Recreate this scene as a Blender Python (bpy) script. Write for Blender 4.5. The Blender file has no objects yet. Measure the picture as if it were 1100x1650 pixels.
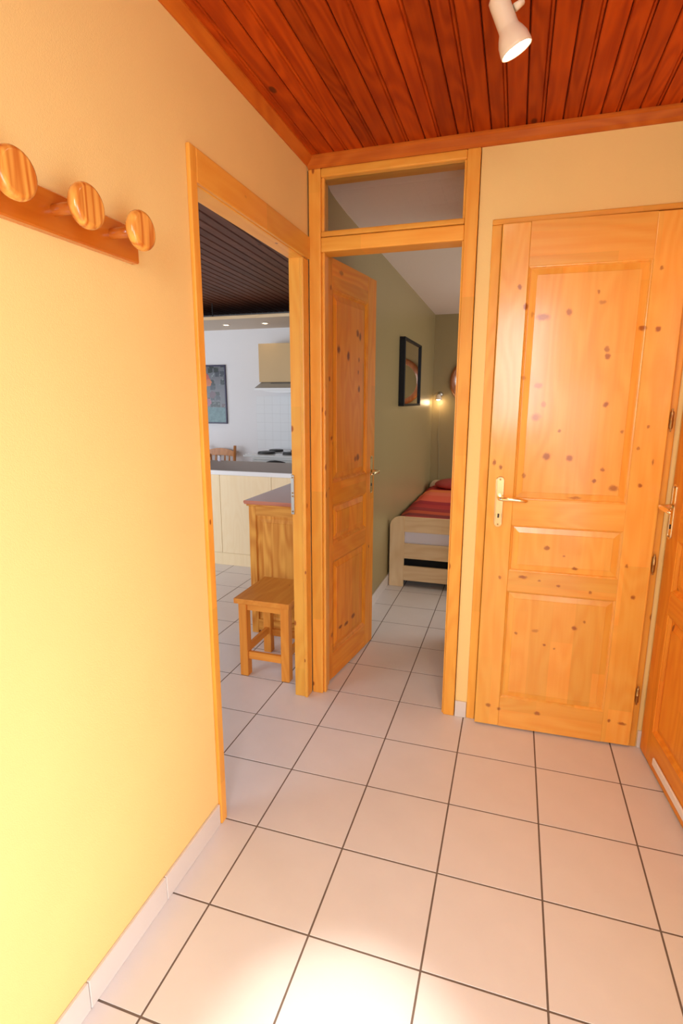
import bpy, bmesh, math, random
from mathutils import Vector, Matrix
random.seed(7)
PI = math.pi
SC = bpy.context.scene
COL = SC.collection

# ------------------------------------------------------------------ camera
cam_d = bpy.data.cameras.new('camera')
cam = bpy.data.objects.new('camera', cam_d)
COL.objects.link(cam)
cam_d.sensor_fit = 'VERTICAL'
cam_d.sensor_height = 36.0
cam_d.lens = 36.0 * 869.51 / 1650.0
cam_d.clip_start = 0.02
cam.matrix_world = (Matrix.Translation((0.1404, -1.4151, 1.4124)) @ Matrix.Rotation(0.3070, 4, 'Z')
                    @ Matrix.Rotation(1.3671, 4, 'X') @ Matrix.Rotation(0.0023, 4, 'Z'))
SC.camera = cam

# ------------------------------------------------------------------ world, exposure
SC.view_settings.view_transform = 'Standard'
SC.view_settings.look = 'None'
SC.view_settings.gamma = 1
SC.view_settings.use_curve_mapping = False
SC.view_settings.exposure = 0.16
W = bpy.data.worlds.new('sky')
SC.world = W
W.use_nodes = True
W.node_tree.nodes['Background'].inputs[0].default_value = (0.75, 0.87, 1.0, 1)
W.node_tree.nodes['Background'].inputs[1].default_value = 1.0


def area(name, loc, to, sx, sy, power, col=(1, 1, 1), spread=PI):
    d = bpy.data.lights.new(name, 'AREA')
    d.shape = 'RECTANGLE'
    d.size = sx
    d.size_y = sy
    d.energy = power
    d.color = col
    d.spread = spread
    o = bpy.data.objects.new(name, d)
    COL.objects.link(o)
    o.location = loc
    o.rotation_euler = (Vector(to) - Vector(loc)).to_track_quat('-Z', 'Y').to_euler()
    return o


# daylight through the glazed entrance behind the photographer
area('entrance_daylight', (0.33, -2.72, 1.72), (0.0, 0.3, 1.0), 0.55, 1.15, 27, (0.86, 0.94, 1.0))
# daylight through the glazed side door, right behind the photographer
area('side_daylight', (0.84, -1.62, 0.80), (-0.735, -0.85, 0.35), 0.85, 1.5, 18, (0.86, 0.94, 1.0), math.radians(135))
# daylight through the far-left living-room windows, then a front fill lamp
area('living_daylight', (-4.9, 1.6, 1.1), (-2.4, 3.4, 0.5), 3.0, 1.3, 46, (0.88, 0.93, 1.0))
area('living_front_fill', (-3.0, -1.46, 1.15), (-2.4, 2.6, 0.5), 1.8, 1.7, 34, (0.90, 0.95, 1.0))  # added lamp, no known window there; brightens the peninsula panels
# daylight through the bedroom window
area('bedroom_daylight', (1.86, 3.05, 1.4), (-0.4, 3.3, 0.45), 2.1, 0.95, 24, (1.0, 0.95, 0.88), math.radians(170))

# ------------------------------------------------------------------ helpers
H = 2.378           # hall ceiling
XL = -0.735         # left wall face
YB = 0.875          # back wall face
P = 0.303           # tile pitch


def link(o, parent=None):
    COL.objects.link(o)
    if parent is not None:
        o.parent = parent
    return o


def obj(name, bm, mats, parent=None, smooth=False):
    me = bpy.data.meshes.new(name)
    bmesh.ops.recalc_face_normals(bm, faces=bm.faces)
    bm.to_mesh(me)
    bm.free()
    if not isinstance(mats, (list, tuple)):
        mats = [mats]
    for m in mats:
        me.materials.append(m)
    if smooth:
        for p in me.polygons:
            p.use_smooth = True
    return link(bpy.data.objects.new(name, me), parent)


def empty(name, loc=(0, 0, 0), rz=0.0):
    o = bpy.data.objects.new(name, None)
    o.location = loc
    o.rotation_euler = (0, 0, rz)
    o.empty_display_size = 0.1
    return link(o)


def tag(o, label, cat=None, group=None, kind=None):
    o['label'] = label
    if cat:
        o['category'] = cat
    if group:
        o['group'] = group
    if kind:
        o['kind'] = kind
    return o


def box(bm, x0, y0, z0, x1, y1, z1, bev=0.0, seg=1, mi=0):
    r = bmesh.ops.create_cube(bm, size=1.0)
    vs = r['verts']
    for v in vs:
        v.co = Vector(((x0 + x1) / 2 + v.co.x * (x1 - x0), (y0 + y1) / 2 + v.co.y * (y1 - y0), (z0 + z1) / 2 + v.co.z * (z1 - z0)))
    fs = {f for v in vs for f in v.link_faces}
    for f in fs:
        f.material_index = mi
    if bev > 0:
        es = list({e for v in vs for e in v.link_edges})
        bmesh.ops.bevel(bm, geom=es, offset=bev, segments=seg, affect='EDGES', profile=0.5)
    return vs


def bx(name, dims, mat, parent=None, bev=0.0, seg=1):
    bm = bmesh.new()
    box(bm, *dims, bev=bev, seg=seg)
    return obj(name, bm, mat, parent)


def prism(bm, pts, axis, a, b, mi=0):
    """extrude 2D polygon along axis; pts are in the two other axes, in order"""
    def P3(p, t):
        return {'x': (t, p[0], p[1]), 'y': (p[0], t, p[1]), 'z': (p[0], p[1], t)}[axis]
    va = [bm.verts.new(P3(p, a)) for p in pts]
    vb = [bm.verts.new(P3(p, b)) for p in pts]
    n = len(pts)
    fs = [bm.faces.new(va), bm.faces.new(vb[::-1])]
    for i in range(n):
        fs.append(bm.faces.new((va[i], va[(i + 1) % n], vb[(i + 1) % n], vb[i])))
    for f in fs:
        f.material_index = mi
    return va + vb


def tube(bm, pts, rad, n=10, cap=True, squash=None):
    rings = []
    pts = [Vector(p) for p in pts]
    if not isinstance(rad, (list, tuple)):
        rad = [rad] * len(pts)
    up = None
    for i, p in enumerate(pts):
        t = (pts[min(i + 1, len(pts) - 1)] - pts[max(i - 1, 0)]).normalized()
        if up is None:
            up = Vector((0, 0, 1)) if abs(t.z) < 0.9 else Vector((1, 0, 0))
        s = t.cross(up).normalized()
        up2 = s.cross(t).normalized()
        sq = squash or (1, 1)
        rings.append([bm.verts.new(p + (s * math.cos(2 * PI * k / n) * sq[0] + up2 * math.sin(2 * PI * k / n) * sq[1]) * rad[i]) for k in range(n)])
    for a, b in zip(rings, rings[1:]):
        for k in range(n):
            bm.faces.new((a[k], a[(k + 1) % n], b[(k + 1) % n], b[k]))
    if cap:
        bm.faces.new(rings[0][::-1])
        bm.faces.new(rings[-1])


def lathe(bm, prof, M=Matrix(), n=24, close=True):
    """prof: list of (radius, height) revolved about local Z then transformed by M"""
    rings = []
    for r, h in prof:
        if r < 1e-6:
            rings.append([bm.verts.new(M @ Vector((0, 0, h)))])
        else:
            rings.append([bm.verts.new(M @ Vector((r * math.cos(2 * PI * k / n), r * math.sin(2 * PI * k / n), h))) for k in range(n)])
    for a, b in zip(rings, rings[1:]):
        for k in range(n):
            k2 = (k + 1) % n
            if len(a) == 1 and len(b) == 1:
                continue
            if len(a) == 1:
                bm.faces.new((a[0], b[k2], b[k]))
            elif len(b) == 1:
                bm.faces.new((a[k], a[k2], b[0]))
            else:
                bm.faces.new((a[k], a[k2], b[k2], b[k]))


# ------------------------------------------------------------------ materials
def new_mat(name):
    m = bpy.data.materials.new(name)
    m.use_nodes = True
    nt = m.node_tree
    return m, nt, nt.nodes['Principled BSDF']


def N(nt, typ, **kw):
    n = nt.nodes.new(typ)
    for k, v in kw.items():
        if k.startswith('i_'):
            key = k[2:]
            n.inputs[int(key) if key.isdigit() else key].default_value = v
        else:
            setattr(n, k, v)
    return n


def math_n(nt, op, a, b=None, c=None, clamp=False):
    n = nt.nodes.new('ShaderNodeMath')
    n.operation = op
    n.use_clamp = clamp
    for i, v in enumerate((a, b, c)):
        if v is None:
            continue
        if isinstance(v, (int, float)):
            n.inputs[i].default_value = v
        else:
            nt.links.new(v, n.inputs[i])
    return n.outputs[0]


def mixc(nt, fac, a, b, mode='MIX'):
    n = nt.nodes.new('ShaderNodeMix')
    n.data_type = 'RGBA'
    n.blend_type = mode
    for s, v in ((n.inputs[0], fac), (n.inputs[6], a), (n.inputs[7], b)):
        if isinstance(v, (int, float)):
            s.default_value = v
        elif isinstance(v, tuple):
            s.default_value = (*v[:3], 1)
        else:
            nt.links.new(v, s)
    return n.outputs[2]


def srgb(r, g, b):
    f = lambda c: (c / 255 / 12.92) if c / 255 <= 0.04045 else ((c / 255 + 0.055) / 1.055) ** 2.4
    return (f(r), f(g), f(b))


def plain(name, col, rough=0.5, metal=0.0, emit=0.0, bump=0.0, bscale=200, coat=0.0, var=0.0, vscale=3.0, spec=0.5):
    m, nt, b = new_mat(name)
    b.inputs['Base Color'].default_value = (*col, 1)
    b.inputs['Roughness'].default_value = rough
    b.inputs['Metallic'].default_value = metal
    b.inputs['Coat Weight'].default_value = coat
    b.inputs['Specular IOR Level'].default_value = spec
    tc = N(nt, 'ShaderNodeTexCoord')
    if emit:
        b.inputs['Emission Color'].default_value = (*col, 1)
        b.inputs['Emission Strength'].default_value = emit
    if var:
        no = N(nt, 'ShaderNodeTexNoise', i_Scale=vscale, i_Detail=4.0)
        nt.links.new(tc.outputs['Object'], no.inputs['Vector'])
        f = math_n(nt, 'MULTIPLY_ADD', no.outputs[0], 2 * var, 1 - var)
        c = mixc(nt, 1.0, col, N(nt, 'ShaderNodeCombineColor').outputs[0], 'MULTIPLY')
        cc = c.node.inputs[7].links[0].from_node
        for i in range(3):
            nt.links.new(f, cc.inputs[i])
        nt.links.new(c, b.inputs['Base Color'])
    if bump:
        no = N(nt, 'ShaderNodeTexNoise', i_Scale=bscale, i_Detail=2.0)
        nt.links.new(tc.outputs['Object'], no.inputs['Vector'])
        bu = N(nt, 'ShaderNodeBump', i_Strength=bump, i_Distance=0.002)
        nt.links.new(no.outputs[0], bu.inputs['Height'])
        nt.links.new(bu.outputs[0], b.inputs['Normal'])
    return m


def pine(name, light, dark, axis='Z', knots=0.5, knotcol=srgb(120, 50, 18), rough=0.3, coat=0.35, stave=None, spots=None,
         grain=1.0, rand=0.08, kscale=1.0, line=60, spec=0.4, wav=5):
    """varnished softwood: grain runs along the object axis; knots and glued staves are the board's own colouring"""
    m, nt, b = new_mat(name)
    L = nt.links
    tc = N(nt, 'ShaderNodeTexCoord')
    oi = N(nt, 'ShaderNodeObjectInfo')
    off = N(nt, 'ShaderNodeVectorMath', operation='MULTIPLY')
    cmb = N(nt, 'ShaderNodeCombineXYZ')
    for i, k in enumerate((7.3, 5.1, 9.7)):
        L.new(math_n(nt, 'MULTIPLY', oi.outputs['Random'], k), cmb.inputs[i])
    add = N(nt, 'ShaderNodeVectorMath', operation='ADD')
    L.new(tc.outputs['Object'], add.inputs[0])
    L.new(cmb.outputs[0], add.inputs[1])
    ai = 'XYZ'.index(axis)

    def mapped(cross, along, src=add.outputs[0]):
        mp = N(nt, 'ShaderNodeMapping')
        s = [cross] * 3
        s[ai] = along
        mp.inputs['Scale'].default_value = s
        L.new(src, mp.inputs['Vector'])
        return mp.outputs[0]
    # slow waviness that bends the lines
    n1 = N(nt, 'ShaderNodeTexNoise', i_Scale=1.0, i_Detail=2.0, i_Roughness=0.5)
    L.new(mapped(wav, 1.1), n1.inputs['Vector'])
    # growth-ring lines: sine of bent cross coordinate
    n2 = N(nt, 'ShaderNodeTexNoise', i_Scale=1.0, i_Detail=3.0, i_Roughness=0.6)
    L.new(mapped(line, 1.6), n2.inputs['Vector'])
    ring = math_n(nt, 'SINE', math_n(nt, 'MULTIPLY', n1.outputs[0], 75.0))
    ring = math_n(nt, 'MULTIPLY_ADD', ring, 0.5, 0.5)
    g = math_n(nt, 'ADD', math_n(nt, 'MULTIPLY', ring, 0.28), math_n(nt, 'MULTIPLY', n2.outputs[0], 0.72))
    g = math_n(nt, 'MULTIPLY', math_n(nt, 'SUBTRACT', g, 0.28, clamp=True), 1.5 * grain, clamp=True)
    col = mixc(nt, g, light, dark)
    if stave:
        sep = N(nt, 'ShaderNodeSeparateXYZ')
        L.new(add.outputs[0], sep.inputs[0])
        ci = 0 if ai != 0 else 2
        fl = math_n(nt, 'FLOOR', math_n(nt, 'DIVIDE', sep.outputs[ci], stave))
        fl2 = math_n(nt, 'FLOOR', math_n(nt, 'DIVIDE', math_n(nt, 'ADD', sep.outputs[ai], math_n(nt, 'MULTIPLY', fl, 0.37)), 0.62))
        wn = N(nt, 'ShaderNodeTexWhiteNoise', noise_dimensions='2D')
        cb = N(nt, 'ShaderNodeCombineXYZ')
        L.new(fl, cb.inputs[0])
        L.new(fl2, cb.inputs[1])
        L.new(cb.outputs[0], wn.inputs['Vector'])
        hs = N(nt, 'ShaderNodeHueSaturation')
        L.new(math_n(nt, 'MULTIPLY_ADD', wn.outputs[0], 0.14, 0.93), hs.inputs['Value'])
        L.new(math_n(nt, 'MULTIPLY_ADD', wn.outputs[0], -0.005, 0.5025), hs.inputs['Hue'])
        L.new(col, hs.inputs['Color'])
        col = hs.outputs[0]
    hs = N(nt, 'ShaderNodeHueSaturation')
    L.new(math_n(nt, 'MULTIPLY_ADD', oi.outputs['Random'], 2 * rand, 1 - rand), hs.inputs['Value'])
    L.new(col, hs.inputs['Color'])
    col = hs.outputs[0]
    kf = None
    if knots > 0:
        vo = N(nt, 'ShaderNodeTexVoronoi', i_Scale=1.0)
        L.new(mapped(9 * kscale, 4.5 * kscale), vo.inputs['Vector'])
        cs = N(nt, 'ShaderNodeSeparateColor')
        L.new(vo.outputs['Color'], cs.inputs[0])
        on = math_n(nt, 'LESS_THAN', cs.outputs[0], knots)
        r = math_n(nt, 'MULTIPLY_ADD', cs.outputs[1], 0.09, 0.03)
        kf = N(nt, 'ShaderNodeMapRange', interpolation_type='SMOOTHSTEP')
        L.new(math_n(nt, 'DIVIDE', vo.outputs['Distance'], r), kf.inputs[0])
        kf.inputs[1].default_value = 1.25
        kf.inputs[2].default_value = 0.6
        kf.inputs[3].default_value = 0
        kf.inputs[4].default_value = 0.8
        kf = math_n(nt, 'MULTIPLY', kf.outputs[0], on)
    if spots:
        nd = N(nt, 'ShaderNodeTexNoise', i_Scale=70.0, i_Detail=2.0)
        L.new(tc.outputs['Object'], nd.inputs['Vector'])
        ndm = N(nt, 'ShaderNodeVectorMath', operation='MULTIPLY_ADD')
        ndm.inputs[1].default_value = (0.012, 0, 0.012)
        L.new(nd.outputs['Color'], ndm.inputs[0])
        L.new(tc.outputs['Object'], ndm.inputs[2])
        for (sx, sz, rx, rz, st) in spots:
            sx += 0.006
            sz += 0.006
            mp = N(nt, 'ShaderNodeMapping')
            mp.inputs['Location'].default_value = (-sx / rx, 0, -sz / rz)
            mp.inputs['Scale'].default_value = (1 / rx, 0, 1 / rz)
            L.new(ndm.outputs[0], mp.inputs['Vector'])
            ln = N(nt, 'ShaderNodeVectorMath', operation='LENGTH')
            L.new(mp.outputs[0], ln.inputs[0])
            mr = N(nt, 'ShaderNodeMapRange', interpolation_type='SMOOTHSTEP')
            L.new(ln.outputs['Value'], mr.inputs[0])
            mr.inputs[1].default_value = 1.5
            mr.inputs[2].default_value = 0.5
            mr.inputs[4].default_value = st * 0.92
            kf = mr.outputs[0] if kf is None else math_n(nt, 'MAXIMUM', kf, mr.outputs[0])
    if kf is not None:
        col = mixc(nt, kf, col, knotcol)
    L.new(col, b.inputs['Base Color'])
    b.inputs['Roughness'].default_value = rough
    b.inputs['Coat Weight'].default_value = coat
    b.inputs['Coat Roughness'].default_value = 0.16
    b.inputs['Specular IOR Level'].default_value = spec
    bu = N(nt, 'ShaderNodeBump', i_Strength=0.12, i_Distance=0.0015)
    L.new(g, bu.inputs['Height'])
    L.new(bu.outputs[0], b.inputs['Normal'])
    return m


PL, PD = (0.90, 0.45, 0.075), (0.82, 0.30, 0.03)
KC = (0.27, 0.035, 0.004)
knots1 = [  # (x from the free edge, height, half-width, half-height, strength) of the knots one can see on the closed door
    (.075, 1.83, .007, .009, .8), (.10, 1.76, .008, .011, .9), (.125, 1.73, .005, .009, .4), (.165, 1.72, .022, .011, .7), (.255, 1.735, .009, .012, .7),
    (.35, 1.80, .005, .006, .7), (.365, 1.765, .012, .007, .5), (.395, 1.60, .008, .010, .7), (.40, 1.575, .008, .010, .8),
    (.165, 1.47, .014, .010, .55), (.165, 1.35, .016, .014, .6), (.19, 1.40, .008, .010, .5), (.41, 1.40, .009, .009, .85),
    (.255, 1.30, .006, .006, .7), (.215, 1.20, .014, .014, .8), (.30, 1.195, .012, .012, .8), (.42, 1.155, .007, .007, .7),
    (.395, 1.11, .007, .007, .85), (.465, 1.085, .014, .013, .75), (.475, 1.30, .005, .006, .6), (.505, 1.67, .012, .008, .8),
    (.555, 1.665, .009, .009, .85), (.545, 1.87, .006, .007, .7), (.33, 1.04, .022, .005, .6), (.045, 1.15, .006, .009, .8),
    (.555, 1.10, .008, .008, .85), (.56, 1.32, .005, .006, .7), (.535, 1.24, .005, .006, .6), (.59, 1.19, .004, .010, .7),
    (.245, .83, .010, .008, .8), (.31, .80, .005, .005, .7), (.355, .752, .010, .006, .85), (.16, .70, .015, .006, .8),
    (.225, .69, .006, .004, .7), (.30, .675, .007, .005, .8), (.42, .66, .006, .006, .7), (.54, .78, .005, .007, .7),
    (.575, .655, .008, .009, .85), (.07, .69, .006, .007, .7), (.375, .50, .009, .009, .85), (.225, .47, .013, .007, .5),
    (.265, .41, .006, .005, .85), (.305, .40, .004, .004, .7), (.41, .53, .005, .006, .7), (.15, .45, .006, .006, .7),
    (.055, .10, .010, .008, .75), (.10, .09, .008, .007, .8), (.26, .095, .011, .008, .8), (.54, .11, .006, .006, .85), (.59, .105, .015, .006, .8),
    (.135, 1.12, .007, .009, .6), (.11, 1.50, .010, .007, .45), (.02, 1.17, .006, .012, .8)]
M_door1 = {a: pine('closed_door_pine_' + a, PL, PD, a, knots=0.0, knotcol=KC, spots=knots1, stave=0.085, rough=0.30, coat=0.5, rand=0.05, grain=0.8) for a in 'XZ'}
M_door = {a: pine('door_pine_' + a, (0.85, 0.32, 0.028), (0.73, 0.20, 0.011), a, knots=0.9, kscale=1.25, knotcol=(0.2, .04, .01), stave=0.09, rough=0.4, coat=0.05, rand=0.07, spec=0.25) for a in 'XZ'}
knots2 = [(.169, 1.646, .014, .016, 1), (.275, 1.623, .013, .02, 1), (.069, 1.509, .008, .010, .9), (.383, 1.74, .014, .016, .9), (.413, 1.726, .012, .018, .9),
    (.046, 1.243, .008, .010, .9), (.107, 1.213, .009, .009, .8), (.087, 1.239, .008, .009, .8), (.395, 1.121, .018, .016, .9), (.364, 1.117, .012, .014, .8),
    (.404, 1.47, .012, .016, .9), (.192, .253, .020, .008, .9), (.264, .244, .022, .010, .9), (.351, .256, .022, .012, .9), (.02, .262, .007, .007, 1),
    (.052, 1.004, .012, .008, .8), (.113, .784, .008, .010, .9), (.401, 1.614, .008, .010, .8), (.394, 1.553, .007, .010, .8), (.19, 1.984, .02, .01, .6),
    (.083, 1.904, .008, .010, .7), (.55, .60, .006, .008, .8), (.09, .25, .012, .012, .6)]
M_door2 = {a: pine('open_door_pine_' + a, (0.85, 0.32, 0.028), (0.73, 0.20, 0.011), a, knots=0.0, knotcol=(0.2, .04, .01), spots=knots2, stave=0.09, rough=0.4,
                   coat=0.05, rand=0.05, spec=0.25) for a in 'XZ'}
M_frame = {a: pine('frame_pine_' + a, (0.87, 0.42, 0.065), (0.78, 0.29, 0.03), a, knots=0.85, kscale=1.5, knotcol=KC, rough=0.36, coat=0.15, rand=0.07, grain=0.8, stave=0.4, spec=0.3) for a in 'XYZ'}
M_ceil = pine('ceiling_board_wood', (0.52, 0.075, 0.004), (0.30, 0.028, 0.0015), 'Y', knots=0.22, knotcol=(0.04, .008, .003), rough=0.5, coat=0.0, rand=0.2, grain=1.2, line=45, spec=0.15, wav=8)
M_cornice = {a: pine('cornice_wood_' + a, (0.62, 0.16, 0.015), (0.46, 0.09, 0.007), a, knots=0.2, knotcol=(0.05, .01, .004), rough=0.5, coat=0.0, rand=0.05, spec=0.15) for a in 'XY'}
M_ceil2 = pine('living_ceiling_wood', (0.15, 0.052, 0.026), (0.09, 0.028, 0.013), 'Y', knots=0.15, knotcol=(0.03, .01, .006), rough=0.5, coat=0.0, rand=0.15, spec=0.15)
M_groove = plain('shadow_gap', (0.03, 0.008, 0.003), 0.8)
M_stool = {a: pine('stool_pine_' + a, (0.74, 0.29, 0.045), (0.62, 0.19, 0.022), a, knots=0.15, rough=0.45, coat=0.0, rand=0.06, spec=0.2) for a in 'XYZ'}
M_side = {a: pine('sideboard_pine_' + a, (0.80, 0.37, 0.065), (0.56, 0.18, 0.020), a, knots=0.2, rough=0.5, coat=0.0, rand=0.05, grain=1.4, spec=0.2) for a in 'XYZ'}
M_sidetop = pine('sideboard_top_wood', (0.36, 0.13, 0.06), (0.25, 0.08, 0.035), 'Y', knots=0.05, rough=0.22, coat=0.6, rand=0.0)
M_sideedge = pine('sideboard_edge_wood', (0.50, 0.12, 0.03), (0.38, 0.07, 0.015), 'X', knots=0.0, rough=0.25, coat=0.5, rand=0.0)
M_bed = {a: pine('bed_wood_' + a, (0.93, 0.70, 0.43), (0.80, 0.54, 0.27), a, knots=0.12, knotcol=(.4, .2, .08), rough=0.5, coat=0.0, rand=0.05, line=30) for a in 'XYZ'}
M_peg = pine('coat_rack_pine', (0.60, 0.165, 0.014), (0.50, 0.11, 0.008), 'Y', knots=0.1, rough=0.25, coat=0.7, rand=0.04)
M_peg2 = pine('knob_pine', (0.88, 0.42, 0.08), (0.55, 0.13, 0.015), 'Z', knots=0.0, rough=0.25, coat=0.5, rand=0.06, grain=1.5, line=80, wav=14)
M_kunit = pine('kitchen_unit_laminate', (0.93, 0.76, 0.49), (0.89, 0.70, 0.42), 'Z', knots=0.0, rough=0.5, coat=0.0, rand=0.02, line=40)
M_ring = pine('mirror_ring_wood', (0.42, 0.15, 0.05), (0.28, 0.08, 0.02), 'Z', knots=0.1, rough=0.3, coat=0.4)
M_chair = pine('chair_pine', (0.62, 0.25, 0.06), (0.42, 0.13, 0.03), 'Z', knots=0.1, rough=0.35, coat=0.3)

M_yellow = plain('yellow_wall_paint', (0.92, 0.655, 0.265), 0.7, bump=0.25, bscale=420, var=0.03, vscale=5, spec=0.15)
M_white = plain('white_wall_paint', (0.80, 0.79, 0.80), 0.7, bump=0.2, bscale=90, var=0.02)
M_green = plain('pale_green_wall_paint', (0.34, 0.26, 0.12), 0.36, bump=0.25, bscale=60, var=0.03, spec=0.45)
M_plaster = plain('bedroom_ceiling_plaster', (0.90, 0.79, 0.70), 0.85, bump=0.5, bscale=60)
M_tile = plain('beige_floor_tile', (0.77, 0.725, 0.715), 0.32, bump=0.06, bscale=120, var=0.05, vscale=9, spec=0.45)
M_skirt = plain('beige_skirting_tile', (0.74, 0.66, 0.61), 0.35, var=0.04, vscale=6)
M_grout = plain('dark_grout', (0.17, 0.125, 0.10), 0.9, bump=0.3, bscale=300, var=0.15, vscale=20)
M_brass = plain('polished_brass', (0.96, 0.80, 0.46), 0.24, metal=1.0)
M_brassd = plain('aged_brass', (0.42, 0.26, 0.10), 0.3, metal=1.0)
M_steel = plain('zinc_steel', (0.55, 0.53, 0.48), 0.35, metal=1.0)
M_lampw = plain('cream_enamel', (0.88, 0.74, 0.58), 0.35, coat=0.3)
M_bulb = plain('lit_bulb', (1.0, 0.86, 0.62), 0.4, emit=25.0)
M_spot = plain('lit_spotlight', (1.0, 0.85, 0.6), 0.4, emit=9.0)
M_wplastic = plain('white_plastic', (0.88, 0.80, 0.74), 0.4)
M_edge = plain('white_worktop_edge', (0.88, 0.87, 0.86), 0.4)
M_worktop = plain('taupe_worktop', (0.44, 0.35, 0.29), 0.45, var=0.05, vscale=40)
M_cream = plain('cream_laminate', (0.62, 0.50, 0.38), 0.5)
M_cabw = plain('wall_cupboard_laminate', (0.62, 0.42, 0.20), 0.5, var=0.04)
M_enamel = plain('white_cooker_enamel', (0.82, 0.84, 0.84), 0.2, coat=0.4)
M_black = plain('black_iron', (0.015, 0.015, 0.015), 0.5)
M_grey = plain('hood_grey_metal', (0.36, 0.37, 0.38), 0.45)
M_wtile = plain('white_wall_tile', (0.80, 0.81, 0.82), 0.6, spec=0.3)
M_wgrout = plain('grey_wall_grout', (0.62, 0.62, 0.63), 0.8)
M_mirror = plain('mirror_silver', (0.88, 0.88, 0.86), 0.02, metal=1.0)
M_bframe = plain('black_picture_frame', (0.010, 0.010, 0.012), 0.5, spec=0.2)
M_pframe = plain('dark_violet_frame', (0.02, 0.012, 0.06), 0.35)
M_matt = plain('white_mattress', (0.85, 0.83, 0.95), 0.8)
M_dark = plain('black_underbed', (0.012, 0.012, 0.012), 0.8)
M_glass, nt, b = new_mat('transom_glass')
nt.nodes.remove(b)
tr_ = N(nt, 'ShaderNodeBsdfTransparent')
gg_ = N(nt, 'ShaderNodeBsdfGlossy', i_Roughness=0.01)
fr_ = N(nt, 'ShaderNodeFresnel', i_IOR=1.45)
ms_ = N(nt, 'ShaderNodeMixShader')
nt.links.new(fr_.outputs[0], ms_.inputs[0])
nt.links.new(tr_.outputs[0], ms_.inputs[1])
nt.links.new(gg_.outputs[0], ms_.inputs[2])
nt.links.new(ms_.outputs[0], nt.nodes['Material Output'].inputs[0])

# striped red bedspread
M_spread, nt, b = new_mat('red_striped_bedspread')
tc = N(nt, 'ShaderNodeTexCoord')
sep = N(nt, 'ShaderNodeSeparateXYZ')
nt.links.new(tc.outputs['Object'], sep.inputs[0])
rmp = N(nt, 'ShaderNodeValToRGB')
rmp.color_ramp.interpolation = 'CONSTANT'
stops = [(0, (.24, .02, .03)), (.06, (.5, .04, .03)), (.12, (.27, .03, .03)), (.17, (.6, .09, .03)), (.22, (.36, .02, .025)), (.30, (.52, .03, .03)),
         (.38, (.42, .015, .03)), (.46, (.92, .14, .07)), (.62, (.95, .20, .10)), (.74, (.92, .24, .06)), (.80, (.6, .03, .03)), (.88, (.45, .02, .02))]
el = rmp.color_ramp.elements
el[0].position, el[0].color = 0, (*stops[0][1], 1)
el[1].position, el[1].color = stops[1][0], (*stops[1][1], 1)
for p_, c_ in stops[2:]:
    e_ = el.new(p_)
    e_.color = (*c_, 1)
nt.links.new(math_n(nt, 'DIVIDE', sep.outputs[1], 2.0), rmp.inputs[0])
nt.links.new(rmp.outputs[0], b.inputs['Base Color'])
b.inputs['Roughness'].default_value = 0.8

# photo-collage poster: blurred dark and teal photographs on grey, built from a coarse grid of patches
M_poster, nt, b = new_mat('flower_collage_print')
tc = N(nt, 'ShaderNodeTexCoord')
mp = N(nt, 'ShaderNodeMapping')
mp.inputs['Scale'].default_value = (15, 1, 15)
nt.links.new(tc.outputs['Object'], mp.inputs['Vector'])
vo = N(nt, 'ShaderNodeTexVoronoi', distance='CHEBYCHEV', i_Scale=1.0, i_Randomness=0.6)
nt.links.new(mp.outputs[0], vo.inputs['Vector'])
cr = N(nt, 'ShaderNodeValToRGB')
for i, (p_, c_) in enumerate([(0, (.010, .016, .013)), (.45, (.028, .034, .05)), (.6, (.010, .016, .016)), (.8, (.08, .04, .045)), (.88, (.11, .12, .14))]):
    e_ = cr.color_ramp.elements[i] if i < 2 else cr.color_ramp.elements.new(p_)
    e_.position = p_
    e_.color = (*c_, 1)
cr.color_ramp.interpolation = 'CONSTANT'
sc_ = N(nt, 'ShaderNodeSeparateColor')
nt.links.new(vo.outputs['Color'], sc_.inputs[0])
nt.links.new(sc_.outputs[0], cr.inputs[0])
no = N(nt, 'ShaderNodeTexNoise', i_Scale=38.0, i_Detail=3.0)
nt.links.new(tc.outputs['Object'], no.inputs['Vector'])
spk = math_n(nt, 'MULTIPLY', math_n(nt, 'SUBTRACT', no.outputs[0], 0.58, clamp=True), 5.0, clamp=True)
c = mixc(nt, spk, cr.outputs[0], (.35, .42, .42))
edge = math_n(nt, 'GREATER_THAN', vo.outputs['Distance'], 0.46)
c = mixc(nt, edge, c, (.12, .12, .14))
sep = N(nt, 'ShaderNodeSeparateXYZ')
nt.links.new(tc.outputs['Object'], sep.inputs[0])
teal = mixc(nt, no.outputs[0], (.02, .08, .10), (.13, .26, .27))
c = mixc(nt, math_n(nt, 'LESS_THAN', sep.outputs[2], 0.19), c, teal)
for (px, pz, r_, cc) in ((-.265, .52, .055, (.45, .06, .03)), (-.23, .47, .04, (.55, .14, .03)), (-.18, .335, .042, (.12, .06, .08)), (-.25, .25, .045, (.32, .10, .14))):
    mq = N(nt, 'ShaderNodeMapping')
    mq.inputs['Location'].default_value = (-px, 0, -pz)
    mq.inputs['Scale'].default_value = (1, 0, 1)
    nt.links.new(tc.outputs['Object'], mq.inputs['Vector'])
    ln = N(nt, 'ShaderNodeVectorMath', operation='LENGTH')
    nt.links.new(mq.outputs[0], ln.inputs[0])
    wob = math_n(nt, 'MULTIPLY_ADD', no.outputs[0], 0.05, -0.025)
    c = mixc(nt, math_n(nt, 'LESS_THAN', math_n(nt, 'ADD', ln.outputs['Value'], wob), r_), c, cc)
nt.links.new(c, b.inputs['Base Color'])
b.inputs['Roughness'].default_value = 0.25

# ------------------------------------------------------------------ room shell
S = lambda o: (o.__setitem__('kind', 'structure'), o)[1]


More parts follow.
